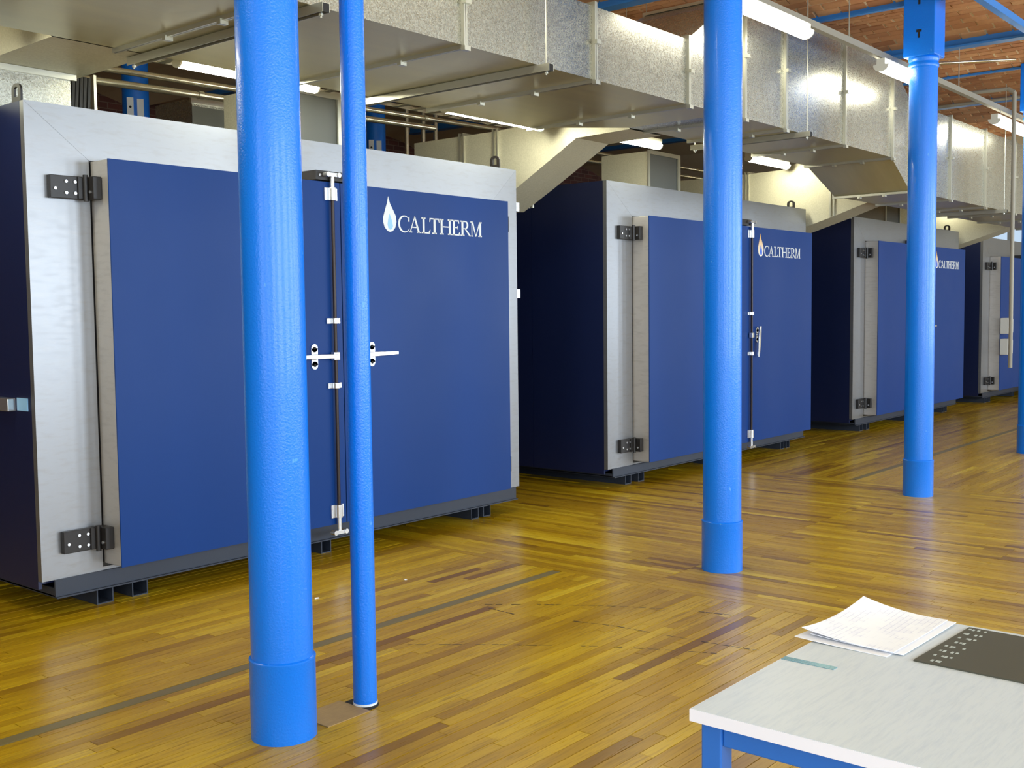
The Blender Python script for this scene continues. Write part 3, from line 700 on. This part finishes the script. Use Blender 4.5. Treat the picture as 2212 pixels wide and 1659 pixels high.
# exhaust boxes on the ovens
def exbox(label, x0, x1, y0, y1, z0, z1):
    t_ = thing('exhaust_box', label, 'vent box', (x0, y0, z0), 'exhaust boxes on the oven tops')
    W_, D_, H_ = x1-x0, y1-y0, z1-z0; th = 0.012
    s_ = MB().box(0, th, 0, D_, 0, H_); s_.box(W_-th, W_, 0, D_, 0, H_); s_.box(th, W_-th, 0, D_, H_-th, H_); s_.box(th, W_-th, D_-th, D_, 0, H_-th)
    obj('shell', s_, M['galv_cream'], t_)
    f_ = MB().box(-0.012, 0.022, -0.014, 0, 0, H_+0.012); f_.box(W_-0.03, W_+0.014, -0.014, 0, 0, H_+0.012); f_.box(0.022, W_-0.03, -0.014, 0, H_-0.025, H_+0.012)
    obj('front_flange', f_, M['flange'], t_)
    obj('front_shade', MB().box(th, W_-th, 0.004, 0.010, 0, H_-th), M['black'] if False else M['frontdark'], t_, label='dark grey sheet standing in for shade inside the open front')  # dark sheet paints the shade inside the open-fronted box
M['frontdark'] = mat('dull_dark_grey', lin(92, 92, 84), 0.6, 0.2)
exbox('cream sheet vent box with dark front, on the nearest oven behind the thickest column', 4.56, 5.115, 5.80, 6.35, 2.711, 3.08)
exbox('cream sheet vent box with dark front, on the second oven left of its column', 8.99, 9.55, 5.80, 6.34, 2.737, 3.115)
exbox('cream sheet vent box on the third oven beside the keyholed column', 14.95, 15.5, 5.80, 6.35, 2.737, 3.05)
gb = thing('duct_plenum', 'small galvanised plenum shining under a lamp, left of the thickest column behind the nearest oven', 'duct', (5.02, 7.4, 2.711))
obj('shell', MB().box(0, 0.33, 0, 0.5, 0, 0.56), M['galv'], gb); obj('rim', MB().box(-0.02, 0.35, -0.02, 0, 0.52, 0.58), M['flange'], gb)
obj('band', MB().box(-0.004, 0.334, -0.006, 0, 0.36, 0.50), M['frontdark'], gb)

# ------------------------------------------------------------------ fluorescent lights
def light(x0, x1, y, z, label, m, r, group, hang):
    t_ = thing('fluorescent_light', label, 'light', (x0, y, z), group); L = x1-x0
    obj('batten', MB().box(0, L, -0.035, 0.035, r*0.5, r*0.5+0.05), M['batten'], t_)
    n = 14; pts = [(r*math.cos(q), r*0.9*math.sin(q)+r*0.5) for q in [math.pi+math.pi*i/n for i in range(n+1)]]
    obj('diffuser', MB().prism(pts, 0.012, L-0.012, 'x'), m, t_, label='glowing white diffuser')
    for a in (0, L-0.012): obj('end_cap', MB().prism([(p_[0]*1.03, (p_[1]-r*0.5)*1.03+r*0.5) for p_ in pts], a, a+0.012, 'x'), M['batten'], t_)
    for a in (0.2, L-0.2): obj('hanger_wire', MB().tube((a, 0, r*0.5+0.05), (a, 0, (hang if hang < 4 else arc_z(x0+a)) - z), 0.004, 6), M['rodmetal'], t_)
g1 = 'fluorescent lights along the trunking in front of the main duct'
light(6.12, 7.57, 3.53, 3.56, 'long lit fluorescent light at the top, just right of the second blue column', M['tube'], 0.062, g1, 3.66)
light(8.97, 10.16, 3.53, 3.555, 'lit fluorescent light ending behind the keyholed column', M['tube'], 0.062, g1, 3.66)
light(12.03, 13.45, 3.53, 3.50, 'lit fluorescent light beside the rightmost blue column', M['tube'], 0.062, g1, 3.66)
light(3.1, 4.56, 3.53, 3.56, 'lit fluorescent light above the frame near the thin pole', M['tube'], 0.062, g1, 3.66)
g2 = 'fluorescent lights behind the main duct'
light(0.15, 1.6, 3.53, 3.56, 'unseen fluorescent light above the frame at upper left, added for brightness', M['tube'], 0.062, g1, 3.66)  # unseen lamp continuing the row, added to brighten the upper left
light(1.45, 2.5, 5.43, 2.999, 'unseen fluorescent light outside the left edge behind the main duct, added for brightness', M['tube_b'], 0.045, g2, 4.15)  # unseen lamp, added so light bounces onto the duct underside
light(3.59, 4.60, 5.43, 2.999, 'lit fluorescent light showing left of the thickest column under the duct', M['tube_b'], 0.045, g2, 4.15)
light(5.77, 6.88, 5.43, 3.03, 'lit fluorescent light beside the bright branch duct over the first oven', M['tube_b'], 0.045, g2, 4.15)
light(7.88, 8.60, 5.43, 3.066, 'lit fluorescent light above the vent box of the second oven', M['tube_b'], 0.045, g2, 4.15)
light(11.0, 11.95, 5.80, 3.23, 'lit fluorescent light just right of the second column above its oven', M['tube_b'], 0.05, g2, 4.15)
light(17.0, 18.0, 5.80, 3.2, 'farthest lit fluorescent light behind the main duct', M['tube_b'], 0.05, g2, 4.15)
tr = thing('light_trunking', 'grey trunking rail carrying the row of hanging lights', 'trunking', (0, 3.56, 3.65))
obj('rail', MB().box(-0.2, 15.5, -0.025, 0.025, 0, 0.05), M['trunk'], tr)
for x in (5.0, 8.4, 11.0, 14.0): obj('drop_rod', MB().tube((x, 0, 0.05), (x, 0, 0.47), 0.005, 6), M['rodmetal'], tr)

# ------------------------------------------------------------------ pipes, conduits, cables
def pipe(label, pts, r, m=M['pipe'], cat='pipe', couplings=(), name='conduit', group=None):
    t_ = thing(name, label, cat, (0, 0, 0), group)
    obj('tube', MB().path(pts, r, 14), m, t_, smooth=True)
    a, b = Vector(pts[0]), Vector(pts[1]); d = (b-a).normalized()
    for f_ in couplings:
        c_ = a+(b-a)*f_; obj('coupling', MB().tube(c_-d*0.02, c_+d*0.02, r*1.25, 14), M['rodmetal'], t_)
    return t_
pipe('lower bright metal pipe behind the ovens, seen over the nearest oven', [(RX0, 7.0, 3.0), (7.3, 7.0, 3.265)], 0.026, couplings=(0.71, 0.79, 0.91))
pipe('upper bright metal pipe behind the ovens, seen over the nearest oven', [(RX0, 7.0, 3.12), (8.2, 7.0, 3.36)], 0.022, couplings=(0.76, 0.92))
pipe('lower metal pipe seen over the second oven, left of its column', [(9.4, 8.0, 3.42), (RX1, 8.0, 3.5)], 0.022, couplings=(0.3,))
pipe('upper metal pipe seen over the second oven, left of its column', [(9.4, 8.0, 3.53), (RX1, 8.0, 3.62)], 0.022)
pipe('bluish pipe from the branch duct to the second oven top', [(7.475, 6.62, 2.775), (8.35, 6.62, 2.78)], 0.02, M['beam'])
pipe('bright metal conduit along the ceiling, right of the keyholed column', [(11.2, 3.1, 3.93), (9.6, 6.0, 3.93)], 0.014)
pipe('grey conduit pair below the lowest ceiling beam', [(13.5, 3.0, 3.98), (13.5, 7.5, 3.98)], 0.02, M['trunk'])
pipe('pale conduit running down beside the rightmost column to socket boxes', [(11.45, 3.69, 3.72), (11.5, 3.25, 3.72), (11.5, 3.19, 3.68), (11.62, 3.215, 0.98)], 0.02, M['trunk'])
for k_, (x, l) in enumerate(((7.75, 'left upright pipe between the branch duct and second vent box'), (7.98, 'middle upright pipe between the branch duct and second vent box'), (8.16, 'right upright pipe between the branch duct and second vent box'))):
    pipe(l, [(x*1.14, 8.9, -0.012), (x*1.14, 8.9, arc_z(x*1.14))], 0.026, M['pipe'])
sb = thing('socket_box', 'upper white socket box near the farthest oven', 'socket', (19.0, 5.26, 1.27)); obj('case', MB().box(-0.12, 0.12, 0, 0.13, -0.13, 0.13), M['whitebox'], sb, bevel=0.01); obj('lid', MB().box(-0.1, 0.1, -0.012, 0, -0.11, 0.11), M['whitebox'], sb)
sb = thing('socket_box', 'lower white socket box near the farthest oven', 'socket', (19.0, 5.26, 0.93)); obj('case', MB().box(-0.12, 0.12, 0, 0.13, -0.13, 0.13), M['whitebox'], sb, bevel=0.01); obj('lid', MB().box(-0.1, 0.1, -0.012, 0, -0.11, 0.11), M['whitebox'], sb)
cbn = thing('cable_bundle', 'bundle of black cables rising behind the nearest oven top, far left', 'cables', (3.42, 6.35, 2.711))
for i in range(6):
    x = 0.02+i*0.026; obj('cable', MB().path([(x, 0, 0), (x+0.004*(i % 2), 0.01, 0.12), (x+0.012, 0.0, 0.34)], 0.013, 8), M['cable'], cbn, smooth=True)
for x in (-0.015, 0.18): obj('cable_guard', MB().box(x, x+0.018, -0.02, 0.02, 0, 0.36), M['flange'], cbn)
# perforated cable tray
ct = thing('cable_tray', 'perforated metal cable tray above the pipes behind the ovens', 'cable tray', (3.4, 6.35, 3.30))
obj('side_rail', MB().box(0, 4.8, 0, 0.012, 0, 0.03), M['flange'], ct); obj('side_rail', MB().box(0, 4.8, 0.30, 0.312, 0, 0.03), M['flange'], ct)
for i in range(24): obj('rung', MB().box(0.05+i*0.2, 0.11+i*0.2, 0.012, 0.30, 0.0, 0.008), M['flange'], ct)
for x in (0.8, 2.4, 4.0): obj('hanger', MB().tube((x, 0.16, 0.008), (x, 0.16, 0.85), 0.006, 6), M['rodmetal'], ct)

# ------------------------------------------------------------------ table and what lies on it
TX0, TX1, TY0, TY1, TZ = 1.64, 2.455, -0.85, 0.975, 0.90
tb = thing('work_table', 'grey-topped work table with blue steel frame at lower right', 'table', (TX0, TY0, 0))
LX, LY = TX1-TX0, TY1-TY0
obj('tabletop', MB().box(0.002, LX-0.002, 0.002, LY-0.002, TZ-0.021, TZ), M['tabletop'], tb)
e_ = MB().box(0, LX, 0, 0.002, TZ-0.022, TZ-0.0005); e_.box(0, LX, LY-0.002, LY, TZ-0.022, TZ-0.0005); e_.box(0, 0.002, 0.002, LY-0.002, TZ-0.022, TZ-0.0005); e_.box(LX-0.002, LX, 0.002, LY-0.002, TZ-0.022, TZ-0.0005)
obj('edge_band', e_, M['tableedge'], tb)
for x in (0.02, LX-0.06):
    for y in (0.012, LY-0.052): obj('leg', MB().box(x, x+0.04, y, y+0.04, 0.0, TZ-0.022), M['tableblue'], tb, bevel=0.003)
for x in (0.025, LX-0.055): obj('apron', MB().box(x, x+0.03, 0.052, LY-0.052, TZ-0.064, TZ-0.022), M['tableblue'], tb, bevel=0.003)
for y in (0.017, LY-0.047): obj('apron', MB().box(0.06, LX-0.06, y, y+0.03, TZ-0.064, TZ-0.022), M['tableblue'], tb, bevel=0.003)
def sheet(z, corners, curl, m, label, seedv, th=0.0012):
    """corners: near-left, near-right(+x), far-right, far-left in xy; curl lifts per corner"""
    n = 8; vs = []; cx_ = sum(c_[0] for c_ in corners)/4; cy_ = sum(c_[1] for c_ in corners)/4
    for top in (1, 0):
        for i in range(n+1):
            for j in range(n+1):
                u, v = i/n, j/n
                w4 = ((1-u)*(1-v), u*(1-v), u*v, (1-u)*v)
                x = sum(a*c_[0] for a, c_ in zip(w4, corners)); y = sum(a*c_[1] for a, c_ in zip(w4, corners))
                zz = z + sum((a**2.2)*c_ for a, c_ in zip(w4, curl))
                vs.append((x-cx_, y-cy_, zz - z + (th if top else 0)))
    N = (n+1)*(n+1); idx = lambda i, j: i*(n+1)+j
    fs = []
    for i in range(n):
        for j in range(n):
            q = (idx(i, j), idx(i+1, j), idx(i+1, j+1), idx(i, j+1)); fs.append(q); fs.append(tuple(N+k for k in reversed(q)))
    bd = [idx(i, 0) for i in range(n+1)] + [idx(n, j) for j in range(1, n+1)] + [idx(i, n) for i in range(n-1, -1, -1)] + [idx(0, j) for j in range(n-1, 0, -1)]
    for a, b in zip(bd, bd[1:]+bd[:1]): fs.append((a, N+a, N+b, b))
    mb_ = MB().add(vs, fs)
    if sum((corners[k][0]*corners[(k+1) % 4][1]-corners[(k+1) % 4][0]*corners[k][1]) for k in range(4)) < 0: mb_.f = [tuple(reversed(f)) for f in mb_.f]
    o = obj('paper_sheet', mb_, m, None, (cx_, cy_, z), smooth=True)
    return tag(o, label, 'paper', 'papers on the table corner')
def shift(cs, dx, dy): return [(x+dx, y+dy) for x, y in cs]
base = [(2.150, 0.800), (2.155, 1.000), (2.450, 0.985), (2.440, 0.790)]
sheet(TZ+0.0003, shift(base, -0.022, 0.012), (0, 0.004, 0.006, 0.0), M['paper'], 'bottom sheet of the paper pile, its left corner poking out at the table edge', 1)
sheet(TZ+0.0025, shift(base, 0.004, -0.012), (0.0, 0.006, 0.012, 0.002), M['paper'], 'middle sheet of the paper pile, its lower right corner poking out', 2)
sheet(TZ+0.0050, shift(base, -0.004, 0.004), (0.002, 0.016, 0.024, 0.004), M['printed'], 'top sheet of the paper pile with a faint printed drawing and curled back corner', 3)
cm = thing('cutting_mat', 'dark olive cutting mat with pale markings on the table', 'mat', (2.28, 0.55, TZ))
obj('sheet', MB().prism([(-0.142, 0.212), (-0.155, -0.20), (0.14, -0.21), (0.153, 0.197)], 0.0, 0.003, 'z'), M['mat'], cm)
for i in range(8):
    f_ = 0.06+i*0.125; x = -0.142+0.295*f_; mk = MB()
    for q in range(5):
        if (i*3+q*5) % 4 == 0: continue
        a = 0.192-q*0.008+random.uniform(-0.002, 0.002); mk.box(x-0.003-(q % 2)*0.003, x+0.006, a-0.005, a, 0.003, 0.0034)
    obj('marking', mk, M['matmark'], cm, label='small pale tick marks along the mat edge')
tag(obj('tape_strip', MB().prism([(-0.014, 0.055), (-0.014, -0.055), (0.006, -0.055), (0.006, 0.055)], 0, 0.0008, 'z'), M['tape'], None, (2.004, 0.918, TZ)), 'short shiny teal strip of tape on the table edge', 'tape')

# dashed dark scratch trails in the varnish
SCR = [[(4.39, 3.96), (4.6, 3.69), (4.84, 3.31), (4.99, 2.99), (5.06, 2.73)], [(4.46, 3.34), (4.52, 3.11), (4.54, 2.83), (4.57, 2.54), (4.6, 2.36)],
       [(3.65, 3.73), (3.9, 3.41), (4.2, 2.98), (4.34, 2.71), (4.45, 2.47)], [(4.38, 3.85), (4.37, 3.63)]]
sc_ = MB()
for L in SCR:
    for (xa, ya), (xb, yb) in zip(L, L[1:]):
        d = math.hypot(xb-xa, yb-ya); ux, uy = (xb-xa)/d, (yb-ya)/d; q = 0.0
        while q < d-0.02:
            ln = random.uniform(0.02, 0.06); wd = random.uniform(0.002, 0.0042)
            if random.random() < 0.75:
                a = (xa+ux*q, ya+uy*q); b = (xa+ux*min(d, q+ln), ya+uy*min(d, q+ln))
                sc_.add([(a[0]-uy*wd, a[1]+ux*wd, 0.0009), (a[0]+uy*wd, a[1]-ux*wd, 0.0009), (b[0]+uy*wd, b[1]-ux*wd, 0.0009), (b[0]-uy*wd, b[1]+ux*wd, 0.0009)], [(0, 1, 2, 3)])
            q += ln + random.uniform(0.005, 0.02)
o = obj('scratch_trail', sc_, M['rodbrown'], floor, label='dashed dark scratches curving across the boards'); o['kind'] = 'stuff'

# small scraps on the floor
def scrap(x, y, s, m, label):
    tag(obj('scrap', MB().prism([(-s, -s*0.4), (s*0.7, -s*0.6), (s, s*0.3), (-s*0.2, s*0.6)], 0.0008, 0.003, 'z'), m, None, (x, y, 0)), label, 'scrap')
scrap(3.94, 4.75, 0.018, M['paper'], 'white scrap on the floor boards right of the thin pole')
scrap(4.55, 4.66, 0.012, M['paper'], 'smaller white scrap on the floor near the grey strip')
